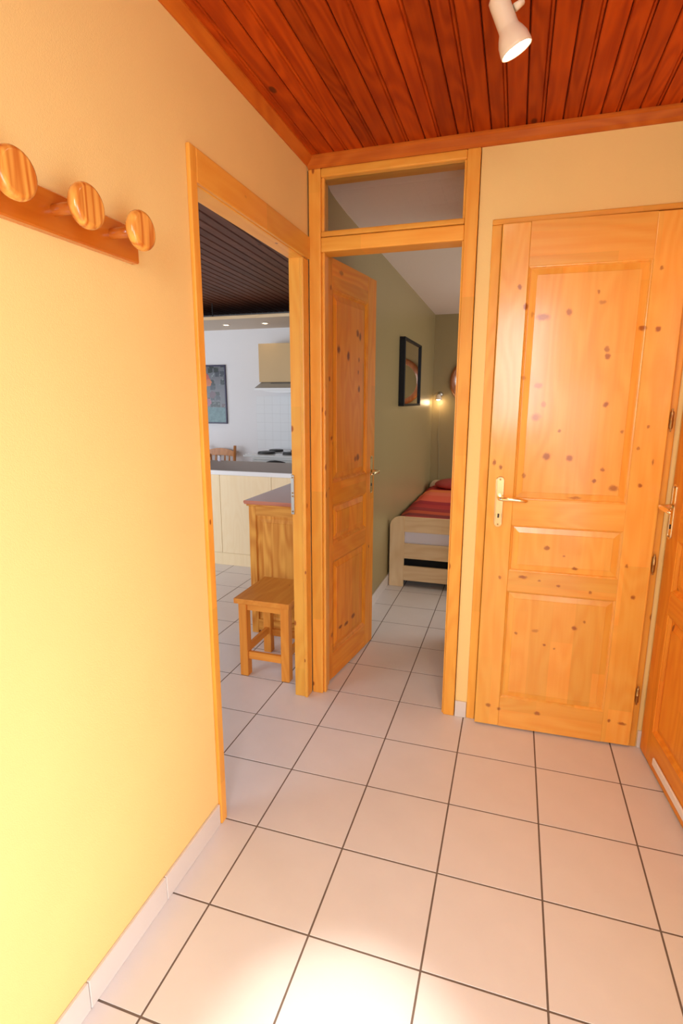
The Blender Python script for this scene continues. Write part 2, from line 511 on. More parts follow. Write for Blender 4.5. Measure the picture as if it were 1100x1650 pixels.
def wall(name, boxes, mats, face_rule=None, label=None):
    bm = bmesh.new()
    for bxs in boxes:
        box(bm, *bxs)
    bm.normal_update()
    if face_rule:
        for f in bm.faces:
            f.material_index = face_rule(f.normal, f.calc_center_median())
    o = obj(name, bm, mats)
    S(o)
    if label:
        o['label'] = label
    return o


T = 0.065
Y0 = -2.75      # wall behind the photographer
XR = 0.80       # right hall wall
YE = 4.62       # bedroom end wall
YK = 4.35       # kitchen end wall
HH = 2.62
# long wall between hall / bedroom and living room, with the doorway
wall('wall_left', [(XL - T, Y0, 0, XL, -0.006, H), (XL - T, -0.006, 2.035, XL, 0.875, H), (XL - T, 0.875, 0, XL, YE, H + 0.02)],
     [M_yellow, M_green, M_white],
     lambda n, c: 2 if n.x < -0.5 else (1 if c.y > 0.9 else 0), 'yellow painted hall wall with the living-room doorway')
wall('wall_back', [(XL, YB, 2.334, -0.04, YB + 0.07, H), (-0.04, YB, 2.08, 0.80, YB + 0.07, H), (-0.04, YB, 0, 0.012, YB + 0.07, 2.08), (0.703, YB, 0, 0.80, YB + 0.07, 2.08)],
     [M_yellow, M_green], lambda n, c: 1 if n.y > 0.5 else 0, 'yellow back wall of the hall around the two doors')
wall('wall_right', [(XR, Y0, 0, XR + 0.07, -2.07, H), (XR, -2.07, 2.05, XR + 0.07, -1.17, H), (XR, -1.17, 0, XR + 0.07, 0.10, H), (XR, 0.10, 2.07, XR + 0.07, YB + .07, H), (XR, 0.868, 0, XR + 0.07, YB + 0.07, 2.07)], M_yellow,
     None, 'yellow right wall of the hall')
# entrance wall behind the photographer with the glazed opening
wall('wall_front', [(XL - T, Y0 - 0.1, 0, 0.05, Y0, H), (0.61, Y0 - 0.1, 0, XR + 0.07, Y0, H), (0.05, Y0 - 0.1, 2.3, 0.61, Y0, H), (0.05, Y0 - 0.1, 0, 0.61, Y0, 1.14)], M_yellow)
# dark closets behind the right door and the closed door
wall('wall_closet', [(XR + 0.8, -0.1, 0, XR + 0.85, 1.0, H), (XR + 0.07, -0.1, 0, XR + 0.8, -0.05, H), (XR + .07, YB + .07, 0, XR + .8, YB + .12, H)], M_white)
# little room behind the closed door, beside the bedroom passage
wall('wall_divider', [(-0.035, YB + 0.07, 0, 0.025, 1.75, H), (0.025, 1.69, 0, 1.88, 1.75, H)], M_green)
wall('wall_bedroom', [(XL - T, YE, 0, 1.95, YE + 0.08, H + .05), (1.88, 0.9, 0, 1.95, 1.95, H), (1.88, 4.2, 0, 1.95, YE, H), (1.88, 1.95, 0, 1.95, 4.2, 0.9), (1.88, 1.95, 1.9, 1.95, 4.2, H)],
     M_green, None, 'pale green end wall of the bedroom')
wall('wall_kitchen', [(-5.1, YK, 0, XL - T, YK + 0.08, 2.75)], M_white, None, 'white end wall of the kitchen')
wall('wall_living', [(-5.1, -1.4, 0, -5.0, 0.1, 2.75), (-5.1, 3.1, 0, -5.0, YK, 2.75), (-5.1, 0.1, 0, -5.0, 3.1, 0.5), (-5.1, 0.1, 2.0, -5.0, 3.1, 2.75),
                    (-5.1, -1.5, 0, -3.9, -1.4, 2.75), (-2.1, -1.5, 0, XL - T, -1.4, 2.75), (-3.9, -1.5, 2.05, -2.1, -1.4, 2.75)], M_white)
# ceilings ------------------------------------------------------------------
ce = wall('ceiling', [(XL - 0.0, Y0, H + 0.012, XR + 0.85, YB + 0.07, H + 0.06)], M_groove, None, 'orange stained boarded ceiling of the hall')
k = 0
pitch = 0.0605
x = XL
while x < XR + 0.02:
    x1 = x + pitch
    a = x + 0.0015
    pts = [(a, H + .012), (a, H + 0.005), (a + 0.0035, H), (x1 - 0.0145, H), (x1 - 0.0115, H + 0.005), (x1 - 0.0095, H + 0.0015), (x1 - 0.0045, H + 0.0015),
           (x1 - 0.0015, H + 0.006), (x1 - .0015, H + .012)]
    if k % 2:
        pts = [(a - .0015, H + .012), (a - .0015, H + 0.002), (a + 0.001, H), (x1 - 0.0035, H), (x1 - 0.001, H + 0.004), (x1 - .001, H + .012)]
    bm = bmesh.new()
    prism(bm, pts, 'y', Y0, YB)
    obj('plank', bm, M_ceil, ce)
    x = x1
    k += 1
# living-room ceiling: rising slope, boards slightly askew to the wall as seen
ce2 = empty('ceiling')
S(ce2)
ce2['label'] = 'dark boarded sloping ceiling of the living room'
SL, DX = 0.010, -0.06
fz = lambda y: 2.33 + SL * (y - 0.8)
bm = bmesh.new()
vs = [bm.verts.new((x_, y_, fz(y_) + dz)) for dz in (0.02, 0.06) for x_, y_ in ((-5.1, -1.5), (XL - T, -1.5), (XL - T, YK), (-5.1, YK))]
bm.faces.new(vs[:4]); bm.faces.new(vs[4:])
for i in range(4):
    bm.faces.new((vs[i], vs[(i + 1) % 4], vs[4 + (i + 1) % 4], vs[4 + i]))
obj('backing', bm, M_groove, ce2)
p2 = 0.067
for i in range(-4, 64):
    # boards run slightly askew, clipped to the room
    xa = -0.80 - i * p2
    def seg(y):
        return xa + DX * (y - 2.0)
    ya, yb = -1.5, YK
    if seg(ya) > XL - T:
        ya = 2.0 + (xa - (XL - T)) / -DX
    if seg(yb) < -5.0:
        yb = 2.0 + (xa + 5.0) / -DX
    if yb - ya < 0.2 or ya > YK:
        continue
    bm = bmesh.new()
    prof = [(0.002, .02), (0.002, 0.007), (0.006, 0), (p2 - 0.009, 0), (p2 - 0.003, 0.008), (p2 - 0.003, .02)]
    A = [bm.verts.new((-u, 0, w)) for u, w in prof]
    Bv = [bm.verts.new((-u + DX * (yb - ya), yb - ya, w + SL * (yb - ya))) for u, w in prof]
    bm.faces.new(A); bm.faces.new(Bv[::-1])
    for q in range(6):
        bm.faces.new((A[q], A[(q + 1) % 6], Bv[(q + 1) % 6], Bv[q]))
    o = obj('plank', bm, M_ceil2, ce2)
    o.location = (seg(ya), ya, fz(ya))
# bedroom ceiling with its shallow step
bm = bmesh.new()
pts = [(YB + .07, 2.372), (1.12, 2.372), (1.17, 2.352), (1.24, 2.345), (1.42, 2.335), (YE, 2.305), (YE, 2.42), (YB + .07, 2.42)]
prism(bm, pts, 'x', XL, 1.9)
o = S(obj('ceiling', bm, M_plaster))
o['label'] = 'white plaster ceiling of the bedroom'

# cornices
bm = bmesh.new()
prism(bm, [(XL, H), (XL, H - 0.032), (XL + 0.006, H - 0.034), (XL + 0.012, H - 0.026), (XL + 0.024, H - 0.012), (XL + 0.03, H - 0.006), (XL + 0.03, H)], 'y', Y0, YB - 0.0)
o = S(obj('trim_1', bm, M_cornice['Y']))
o['label'] = 'orange brown cornice along the left wall'
bm = bmesh.new()
prism(bm, [(YB, H), (YB, H - 0.044), (YB - 0.008, H - 0.044), (YB - 0.016, H - 0.034), (YB - 0.022, H - 0.012), (YB - 0.028, H - 0.006), (YB - 0.028, H)], 'x', XL + 0.005, XR)
o = S(obj('trim_2', bm, M_cornice['X']))
o['label'] = 'orange brown cornice above the two doors'

# ------------------------------------------------------------------ floor
fl = bx('floor', (-5.1, Y0 - .1, -0.08, 1.95, YE + .08, -0.0010), M_grout)
S(fl)
fl['label'] = 'beige ceramic tile floor with dark joints'
JT = 0.0054
bm = bmesh.new()
box(bm, JT / 2, JT / 2, -0.008, P - JT / 2, P - JT / 2, 0.0, bev=0.0005)
tm = bpy.data.meshes.new('tile')
bmesh.ops.recalc_face_normals(bm, faces=bm.faces)
bm.to_mesh(tm); bm.free()
tm.materials.append(M_tile)
cinv = cam.matrix_world.inverted()


def in_view(px, py, pz=0, m=40):
    v = cinv @ Vector((px, py, pz))
    if v.z > -0.05:
        return False
    u = 550 + 869.5 * v.x / -v.z
    w = 825 - 869.5 * v.y / -v.z
    return -m < u < 1100 + m and -m < w < 1650 + m


rest = bmesh.new()
ntile = 0
for i in range(-17, 7):
    for j in range(-10, 16):
        x0, y0 = i * P, j * P
        cx_, cy_ = x0 + P / 2, y0 + P / 2
        if x0 + P > 1.95 or y0 + P < Y0 or y0 > YE or x0 < -5.1:
            continue
        vis = any(in_view(x0 + a * P, y0 + b_ * P) for a in (0, 1) for b_ in (0, 1))
        if cx_ < XL - T:        # living room: only what the doorway lets one see
            dy = cy_ - (-1.4151)
            dx = cx_ - 0.1404
            yat = -1.4151 + dy * (XL - 0.1404) / dx
            vis = vis and -0.35 < yat < 1.1 and cy_ < 3.2
        elif cy_ > YB:
            t_ = (YB + 1.4151) / (cy_ + 1.4151)
            xat = 0.1404 + (cx_ - 0.1404) * t_
            vis = vis and -0.95 < xat < 0.05 and cy_ < 3.4 and cx_ < 0.2
        else:
            vis = vis and cx_ < 1.0
        if vis:
            o = link(bpy.data.objects.new('tile', tm), fl)
            o.location = (x0, y0, random.uniform(-0.0004, 0.0))
            ntile += 1
        else:
            box(rest, x0 + JT / 2, y0 + JT / 2, -0.008, x0 + P - JT / 2, y0 + P - JT / 2, 0)
o = obj('far_tiles', rest, M_tile, fl)
o['kind'] = 'stuff'

# skirting tiles
def skirting(name, runs, label):
    e = empty(name)
    S(e)
    e['label'] = label
    for r in runs:
        bx('skirting_tile', r, M_skirt, e, bev=0.0015)
    return e


ys = [-0.029, -0.328, -0.627, -0.926, -1.225, -1.524, -1.823, -2.122, -2.421, -2.72]
skirting('baseboard_left', [(XL, ys[i + 1] + 0.0012, 0.0, XL + 0.009, ys[i] - 0.0012, 0.078) for i in range(len(ys) - 1)], 'beige tile skirting along the left wall')
skirting('baseboard_back', [(-0.039, YB - 0.009, 0.0, 0.0105, YB, 0.077), (0.7065, YB - 0.009, 0, XR, YB, 0.077)], 'short pale skirting tiles beside the closed door')
yy = [0.96 + 0.3 * i for i in range(13)]
skirting('baseboard_bedroom', [(XL, a, 0, XL + 0.009, a + 0.2976, 0.085) for a in yy if a + 0.3 < YE], 'skirting tiles along the bedroom wall')
skirting('baseboard_kitchen', [(a, YK - .009, 0, a + .2976, YK, .08) for a in [-4.9 + .3 * i for i in range(8)]], 'skirting tiles along the kitchen wall')

# ------------------------------------------------------------------ door frames
def frame_part(name, d, ax, parent, bev=0.004, label=None):
    o = bx(name, d, M_frame[ax], parent, bev=bev, seg=2)
    if label:
        o['label'] = label
    return o


# doorway to the living room (no leaf to be seen)
fr = S(empty('trim_3', (0, 0, 0)))
fr['label'] = 'pine frame of the open doorway in the left wall'
frame_part('casing', (XL, -0.027, 0, XL + 0.013, 0.006, 2.078), 'Z', fr, 0.003)
frame_part('casing', (XL, 0.006, 1.992, XL + 0.013, YB - 0.012, 2.078), 'Y', fr, 0.003)
frame_part('jamb', (XL - T - .002, -0.004, 0, XL, 0.010, 2.0), 'Z', fr, 0.002)
frame_part('head', (XL - T - .002, 0.010, 1.990, XL + 0.0, 0.812, 2.03), 'Y', fr, 0.003)
o = frame_part('jamb', (XL - T, 0.812, 0, XL - 0.014, 0.872, 2.0), 'Z', fr, 0.003)
frame_part('casing', (XL - 0.014, 0.803, 0, XL + 0.004, 0.868, 1.992), 'Z', fr, 0.006)
st = bx('strike_plate', (XL - T - 0.003, 0.806, 0.905, XL - T + 0.012, 0.815, 1.085), M_steel, fr, bev=0.001)
st['label'] = 'metal strike plate on the jamb'
for z in (0.915, 0.985, 1.0, 1.07):
    bx('screw', (XL - T + 0.001, 0.8035, z, XL - T + 0.008, 0.807, z + 0.007), M_brassd, st, bev=0.001)

# bedroom door frame with transom light, up to the cornice
YF = YB - 0.010
fb = S(empty('trim_4'))
fb['label'] = 'tall pine frame of the bedroom door with a glazed transom'
frame_part('post', (XL + 0.006, YF, 0, -0.676, YB + 0.09, 2.334), 'Z', fb)
frame_part('post', (-0.092, YF, 0, -0.043, YB + 0.09, 2.334), 'Z', fb)
frame_part('stop', (-0.676, YF + 0.014, 0, -0.664, YB + 0.03, 2.02), 'Z', fb, 0.003)
frame_part('stop', (-0.0995, YF + 0.012, 0, -0.092, YB + 0.03, 2.02), 'Z', fb, 0.003)
frame_part('head', (-0.676, YF + 0.0005, 2.018, -0.092, YB + 0.09, 2.074), 'X', fb, 0.005)
frame_part('rail', (-0.676, YF + 0.0005, 2.076, -0.092, YB + 0.09, 2.098), 'X', fb, 0.006)
frame_part('rail', (-0.676, YF + 0.0005, 2.300, -0.092, YB + 0.09, 2.334), 'X', fb, 0.006)
gl = bx('pane', (-0.676, YF + 0.030, 2.098, -0.092, YF + 0.034, 2.300), M_glass, fb)
gl['label'] = 'clear transom glass'
for d, ax in (((-0.676, YF + 0.012, 2.096, -0.664, YF + 0.03, 2.302), 'Z'), ((-0.102, YF + 0.012, 2.096, -0.092, YF + 0.03, 2.302), 'Z')):
    frame_part('glazing_bead', d, ax, fb, 0.003)

# frame of the closed door
fc = S(empty('trim_5'))
fc['label'] = 'pine frame of the closed door'
frame_part('jamb', (0.012, YB - 0.007, 0.0, 0.049, YB + 0.07, 2.062), 'Z', fc)
frame_part('jamb', (0.677, YB - 0.007, 0.0, 0.703, YB + 0.07, 2.062), 'Z', fc)
frame_part('head', (0.012, YB - 0.0075, 2.062, 0.703, YB + 0.07, 2.082), 'X', fc)
# frame of the right-hand door
fd = S(empty('trim_6'))
fd['label'] = 'pine frame of the door in the right wall'
frame_part('jamb', (XR + .003, 0.10, 0.0, XR + 0.07, 0.112, 2.055), 'Z', fd, 0.002)
frame_part('jamb', (XR + .003, 0.85, 0.0, XR + 0.07, 0.867, 2.055), 'Z', fd, 0.002)
frame_part('head', (XR + .003, 0.10, 2.055, XR + 0.07, 0.867, 2.069), 'Y', fd, 0.002)


# ------------------------------------------------------------------ panelled door leaves
def raised_panel(x0, z0, x1, z1, T_, deep=True):
    bm = bmesh.new()
    yc = T_ / 2
    for s in (-1, 1):
        d0 = 0.0125                     # recess at the edge
        L_ = [(0, d0), (0.012, d0), (0.042, 0.0050), (0.0435, 0.0030), (0.045, 0.0030)]
        if not deep:
            L_ = [(0, 0.0085), (0.008, 0.0085), (0.030, 0.0045), (0.031, 0.0032), (0.032, 0.0032)]
        prev = None
        for ins, dep in L_:
            y = dep if s < 0 else T_ - dep
            ring = [bm.verts.new(p) for p in ((x0 + ins, y, z0 + ins), (x1 - ins, y, z0 + ins), (x1 - ins, y, z1 - ins), (x0 + ins, y, z1 - ins))]
            if prev:
                for k_ in range(4):
                    bm.faces.new((prev[k_], prev[(k_ + 1) % 4], ring[(k_ + 1) % 4], ring[k_]))
            else:
                first = ring
            prev = ring
        bm.faces.new(prev)
        if s < 0:
            f1 = first
        else:
            for k_ in range(4):
                bm.faces.new((f1[k_], f1[(k_ + 1) % 4], first[(k_ + 1) % 4], first[k_]))
    return bm


def moulding(x0, z0, x1, z1, T_, deep=True):
    """sticking round each panel opening: the sloping lip of the frame boards"""
    bm = bmesh.new()
    for s in (-1, 1):
        prev = None
        for ins, dep in (((-0.0002, 0.0), (0.003, 0.003), (0.007, 0.0035), (0.016, 0.0115), (0.016, 0.0128)) if deep else ((-0.0002, 0.0), (0.002, 0.002), (0.004, 0.0024), (0.008, 0.0070), (0.008, 0.0088))):
            y = dep if s < 0 else T_ - dep
            ring = [bm.verts.new(p) for p in ((x0 + ins, y, z0 + ins), (x1 - ins, y, z0 + ins), (x1 - ins, y, z1 - ins), (x0 + ins, y, z1 - ins))]
            if prev:
                for k_ in range(4):
                    bm.faces.new((prev[k_], prev[(k_ + 1) % 4], ring[(k_ + 1) % 4], ring[k_]))
            prev = ring
    return bm


def lever_handle(root, x, z, dirx, side=-1, T_=0.035, plate_h=0.21, plate_w=0.034, mat=None):
    """long plate with rounded ends plus lever; side -1 = front face"""
    mat = mat or M_brass
    y0 = 0 if side < 0 else T_
    bm = bmesh.new()
    r = plate_w / 2
    def outline(k_):
        rr = r * k_
        hh = plate_h / 2 - r
        pts = []
        for a in range(9):
            t = PI * a / 8
            pts.append((rr * math.cos(t), hh + rr * math.sin(t)))
        for a in range(9):
            t = PI + PI * a / 8
            pts.append((rr * math.cos(t), -hh + rr * math.sin(t)))
        return pts
    prev = None
    for k_, dy in ((1.0, 0.0), (1.0, 0.002), (0.86, 0.0045), (0.74, 0.0045), (0.68, 0.0035)):
        ring = [bm.verts.new((x + px, y0 + side * dy, z - 0.02 + pz)) for px, pz in outline(k_)]
        if prev:
            n = len(ring)
            for q in range(n):
                bm.faces.new((prev[q], prev[(q + 1) % n], ring[(q + 1) % n], ring[q]))
        prev = ring
    bm.faces.new(prev)
    pl = obj('handle_plate', bm, mat, root)
    bm = bmesh.new()
    s = side
    tube(bm, [(x, y0 + s * 0.004, z), (x, y0 + s * 0.02, z), (x, y0 + s * 0.038, z), (x + dirx * 0.006, y0 + s * 0.046, z), (x + dirx * 0.016, y0 + s * 0.05, z),
              (x + dirx * 0.04, y0 + s * 0.051, z + 0.001), (x + dirx * 0.075, y0 + s * 0.05, z - 0.001), (x + dirx * 0.1, y0 + s * 0.048, z - 0.004), (x + dirx * 0.106, y0 + s * 0.045, z - 0.005)],
         [0.010, 0.0085, 0.008, 0.008, 0.0085, 0.0095, 0.009, 0.0075, 0.004], n=12)
    obj('lever', bm, mat, pl, smooth=True)
    bm = bmesh.new()
    box(bm, x - 0.0035, y0 + s * 0.0058 if s < 0 else y0 + 0.003, z - 0.085, x + 0.0035, y0 + s * 0.003 if s < 0 else y0 + 0.0058, z - 0.068, bev=0.001)
    obj('keyhole', bm, M_black, pl)
    for zz in (z + plate_h / 2 - 0.032, z - plate_h / 2 - 0.008):
        bm = bmesh.new()
        lathe(bm, [(0, 0.0015), (0.003, 0.0012), (0.004, 0)], Matrix.Translation((x, y0 + s * 0.0042, zz)) @ Matrix.Rotation(PI / 2 * (1 if s < 0 else -1), 4, 'X'), 10)
        obj('screw', bm, M_brassd, pl)
    return pl


def finial_hinge(root, x, y, z, mat=None):
    bm = bmesh.new()
    prof = [(0, -0.042), (0.0025, -0.041), (0.0035, -0.037), (0.0022, -0.034), (0.0055, -0.030), (0.0062, -0.026), (0.0062, -0.002), (0.0070, -0.001), (0.0070, 0.001),
            (0.0062, 0.002), (0.0062, 0.026), (0.0055, 0.030), (0.0022, 0.034), (0.0035, 0.037), (0.0025, 0.041), (0, 0.042)]
    lathe(bm, prof, Matrix.Translation((x, y, z)), 12)
    box(bm, x - 0.0015, y + 0.001, z - 0.022, x + 0.0015, y + 0.012, z + 0.022)
    return obj('hinge', bm, mat or M_brassd, root, smooth=True)


def door_leaf(root, Wd, Hh, T_, mats, z0=0.008, deep=True):
    """stiles, rails, raised panels; heights read off the photograph"""
    zs = [(0.146, 0.635), (0.722, 0.918), (1.024, 1.902)]
    xs = (0.102, Wd - 0.110)
    rails = [(z0, zs[0][0]), (zs[0][1], zs[1][0]), (zs[1][1], zs[2][0]), (zs[2][1], Hh)]
    bx('stile', (0, 0, z0, xs[0], T_, Hh), mats['Z'], root, bev=0.003, seg=2)
    bx('stile', (xs[1], 0, z0, Wd, T_, Hh), mats['Z'], root, bev=0.003, seg=2)
    for a, b_ in rails:
        bx('rail', (xs[0], 0.0004, a, xs[1], T_ - 0.0004, b_), mats['X'], root)
    for a, b_ in zs:
        pn = obj('door_panel', raised_panel(xs[0] + 0.001, a + 0.001, xs[1] - 0.001, b_ - 0.001, T_, deep), mats['Z'], root)
        obj('moulding', moulding(xs[0], a, xs[1], b_, T_, deep), mats['Z'], pn)


d1 = S(empty('door_1', (0.051, 0.835, 0), math.radians(1.7)))
d1['label'] = 'closed knotty pine door with three raised panels'
door_leaf(d1, 0.626, 2.055, 0.030, M_door1, deep=False)
lever_handle(d1, 0.048, 1.03, 1, T_=0.030)
for z in (1.345, 0.795, 0.24):
    finial_hinge(d1, 0.6335, -0.0005, z)

d2 = S(empty('door_2', (-0.688, 0.915, 0), math.radians(90 - 8.3)))
d2['label'] = 'pine bedroom door standing open against the pale green wall'
door_leaf(d2, 0.615, 2.03, 0.036, M_door2)
lever_handle(d2, 0.615 - 0.045, 1.03, -1, T_=0.036)
lever_handle(d2, 0.615 - 0.045, 1.03, -1, side=1, T_=0.036, plate_h=0.21) if False else None
for z in (1.8, 1.0, 0.25):
    finial_hinge(d2, -0.004, -0.002, z)

ang3 = math.atan2(-1, 0.105)
d3 = S(empty('door_3', (0.717, 0.858, 0), ang3))
d3['label'] = 'pine door at the right edge standing slightly ajar'
door_leaf(d3, 0.73, 2.045, 0.038, M_door)
lever_handle(d3, 0.030, 1.03, 1, T_=0.038)
ds = bx('draught_strip', (0.155, -0.008, 0.040, 0.70, 0.0, 0.072), M_wplastic, d3, bev=0.003)
ds['label'] = 'white draught strip along the bottom'

# ------------------------------------------------------------------ coat rack on the left wall
cr_ = empty('coat_rack', (XL, -0.275, 1.76))
tag(cr_, 'varnished pine coat rack with round knobs on the left wall', 'coat rack')
bm = bmesh.new()
prism(bm, [(0, -0.038), (0.016, -0.038), (0.019, -0.035), (0.019, 0.035), (0.016, 0.038), (0, 0.038)], 'y', -0.62, 0.0)
obj('board', bm, M_peg, cr_)
for yk in (-0.086, -0.241, -0.396, -0.551):
    bm = bmesh.new()
    Mx = Matrix.Translation((0.0, yk, 0.004)) @ Matrix.Rotation(PI / 2, 4, 'Y')
    lathe(bm, [(0.011, 0.018), (0.011, 0.085), (0.0, 0.085)], Mx, 16)
    pg = obj('peg', bm, M_peg, cr_, smooth=True)
    bm = bmesh.new()
    lathe(bm, [(0.0, 0.080), (0.028, 0.080), (0.0345, 0.082), (0.0385, 0.087), (0.040, 0.093), (0.0392, 0.099), (0.0365, 0.1035), (0.0325, 0.1055), (0.031, 0.1058), (0, 0.1062)], Mx, 32)
    kb = obj('knob', bm, M_peg2, pg, smooth=True)
    for f in kb.data.polygons:
        if f.normal.x > 0.985:
            f.use_smooth = False

# ------------------------------------------------------------------ ceiling spotlight bar
sp = empty('spotlight_bar', (0.02, -0.02, H))
tag(sp, 'cream spotlight on the boarded ceiling, one lit head in view, an unseen second head added', 'ceiling lamp')
bm = bmesh.new()
box(bm, -0.022, -0.32, -0.022, 0.022, 0.10, 0, bev=0.006, seg=2)
obj('mounting_bar', bm, M_lampw, sp)


def spot_head(piv, axis, rollup):
    """piv: pivot point under the bar; axis: direction the head shines"""
    ax = Vector(axis).normalized()
    q = Vector((0, 0, -1)).rotation_difference(ax).to_matrix().to_4x4()
    Mx = Matrix.Translation(piv) @ q
    bm = bmesh.new()
    prof = [(0.0, 0.050), (0.018, 0.048), (0.023, 0.042), (0.0235, 0.030), (0.0235, -0.020), (0.0245, -0.026), (0.030, -0.036), (0.0355, -0.050), (0.0375, -0.066),
            (0.0372, -0.074), (0.0355, -0.074), (0.034, -0.060), (0.028, -0.040), (0.012, -0.030), (0.0, -0.030)]
    lathe(bm, prof, Mx, 32)
    h = obj('lamp_head', bm, M_lampw, sp, smooth=True)
    bm = bmesh.new()
    lathe(bm, [(0, -0.0715), (0.012, -0.071), (0.024, -0.067), (0.0345, -0.062), (0.030, -0.05), (0.02, -0.035), (0, -0.032)], Mx, 24)
    obj('bulb', bm, M_bulb, h, smooth=True)
    return Mx


rim = Vector((0.088, 0.127, 2.232))
ax1 = Vector((0.415, 0.16, -0.88)).normalized()
piv = rim - ax1 * 0.074
Mx1 = spot_head(piv - Vector(sp.location), ax1, 0)
bm = bmesh.new()
pl_ = piv - Vector(sp.location)
tube(bm, [pl_ + Vector((0.024, 0.015, 0.045)), pl_ + Vector((0.03, 0.008, 0.055)), (0.02, 0.06, -0.015)], [0.006, 0.006, 0.007], n=10)
tube(bm, [pl_ + Vector((0.022, -0.008, 0.012)), pl_ + Vector((0.036, -0.004, 0.022)), pl_ + Vector((0.034, 0.006, 0.05))], [0.009, 0.008, 0.006], n=10)
obj('arm', bm, M_lampw, sp, smooth=True)
ax2 = Vector((-0.18, -0.22, -0.96)).normalized()  # unseen second head, added to go with the floor beam
piv2 = Vector((-0.05, -0.22, -0.075))
spot_head(piv2, ax2, 0)
bm = bmesh.new()
tube(bm, [piv2 + Vector((0.0, 0, 0.05)), (-0.02, -0.22, -0.02)], 0.007, n=10)
obj('arm', bm, M_lampw, sp, smooth=True)


def spot_light(name, loc, d, power, size, blend=0.6, col=(1, 0.72, 0.42)):
    l = bpy.data.lights.new(name, 'SPOT')
    l.energy = power
    l.spot_size = size
    l.spot_blend = blend
    l.color = col
    l.shadow_soft_size = 0.03
    o = bpy.data.objects.new(name, l)
    COL.objects.link(o)
    o.location = loc
    o.rotation_euler = Vector(d).to_track_quat('-Z', 'Y').to_euler()
    return o


spot_light('spot_beam', rim + ax1 * 0.004, ax1, 15, math.radians(120), 0.8)
p2w = Vector(sp.location) + piv2 + ax2 * 0.080
spot_light('added_floor_beam', p2w, Vector((-0.13, -0.58, 0)) - p2w, 190, math.radians(19), 1.0, (1, 0.93, 0.82))  # narrow strong beam added to make the bright patch on the floor

# ------------------------------------------------------------------ stool
stl = empty('stool', (-1.012, 1.08, 0))
tag(stl, 'low square pine stool standing in front of the sideboard', 'stool')
sw, sd, sh = 0.315, 0.37, 0.43
x0, x1 = -0.153, 0.150
y0, y1 = -0.19, 0.175
bx('seat', (x0, y0, sh - 0.028, x1, y1, sh), M_stool['Y'], stl, bev=0.003, seg=2)
for sx in (x0 + 0.016, x1 - 0.010 - 0.045):
    for sy in (y0 + 0.018, y1 - 0.022 - 0.045):
        bx('leg', (sx, sy, 0, sx + 0.045, sy + 0.045, sh - 0.028), M_stool['Z'], stl, bev=0.002)
xa, xb = x0 + 0.061, x1 - 0.055
bx('apron', (xa, y0 + 0.026, sh - 0.066, xb, y0 + 0.044, sh - 0.028), M_stool['X'], stl)
bx('apron', (xa, y1 - 0.046, sh - 0.066, xb, y1 - 0.028, sh - 0.028), M_stool['X'], stl)
for sx in (x0 + 0.030, x1 - 0.042):
    bx('apron', (sx, y0 + 0.063, sh - 0.066, sx + 0.018, y1 - 0.067, sh - 0.028), M_stool['Y'], stl)
    bx('stretcher', (sx, y0 + 0.063, 0.115, sx + 0.018, y1 - 0.067, 0.155), M_stool['Y'], stl, bev=0.001)
bx('stretcher', (xa, y0 + 0.026, 0.095, xb, y0 + 0.044, 0.135), M_stool['X'], stl, bev=0.001)
bx('stretcher', (xa, y1 - 0.046, 0.095, xb, y1 - 0.028, 0.135), M_stool['X'], stl, bev=0.001)

# ------------------------------------------------------------------ sideboard
sb = empty('sideboard', (-1.07, 1.405, 0))
tag(sb, 'pine sideboard with panelled side and dark polished top behind the stool', 'sideboard')
sx0, sx1, sy1 = -0.265, 0.262, 1.02
bm = bmesh.new()
prism(bm, [(-0.292, 0.822), (-0.285, 0.812), (0.265, 0.812), (0.265, 0.834), (-0.286, 0.834), (-0.292, 0.830)], 'y', -0.004, sy1 + 0.02)
bm.normal_update()
for f in bm.faces:
    f.material_index = 0 if f.normal.z > 0.7 else 1
bmesh.ops.recalc_face_normals(bm, faces=bm.faces)
tp = obj('top', bm, [M_sidetop, M_sideedge], sb)
tp['label'] = 'dark polished top with reddish edge'
bx('cornice', (-0.279, 0.004, 0.800, 0.264, sy1 + .01, 0.812), M_side['X'], sb, bev=0.003)
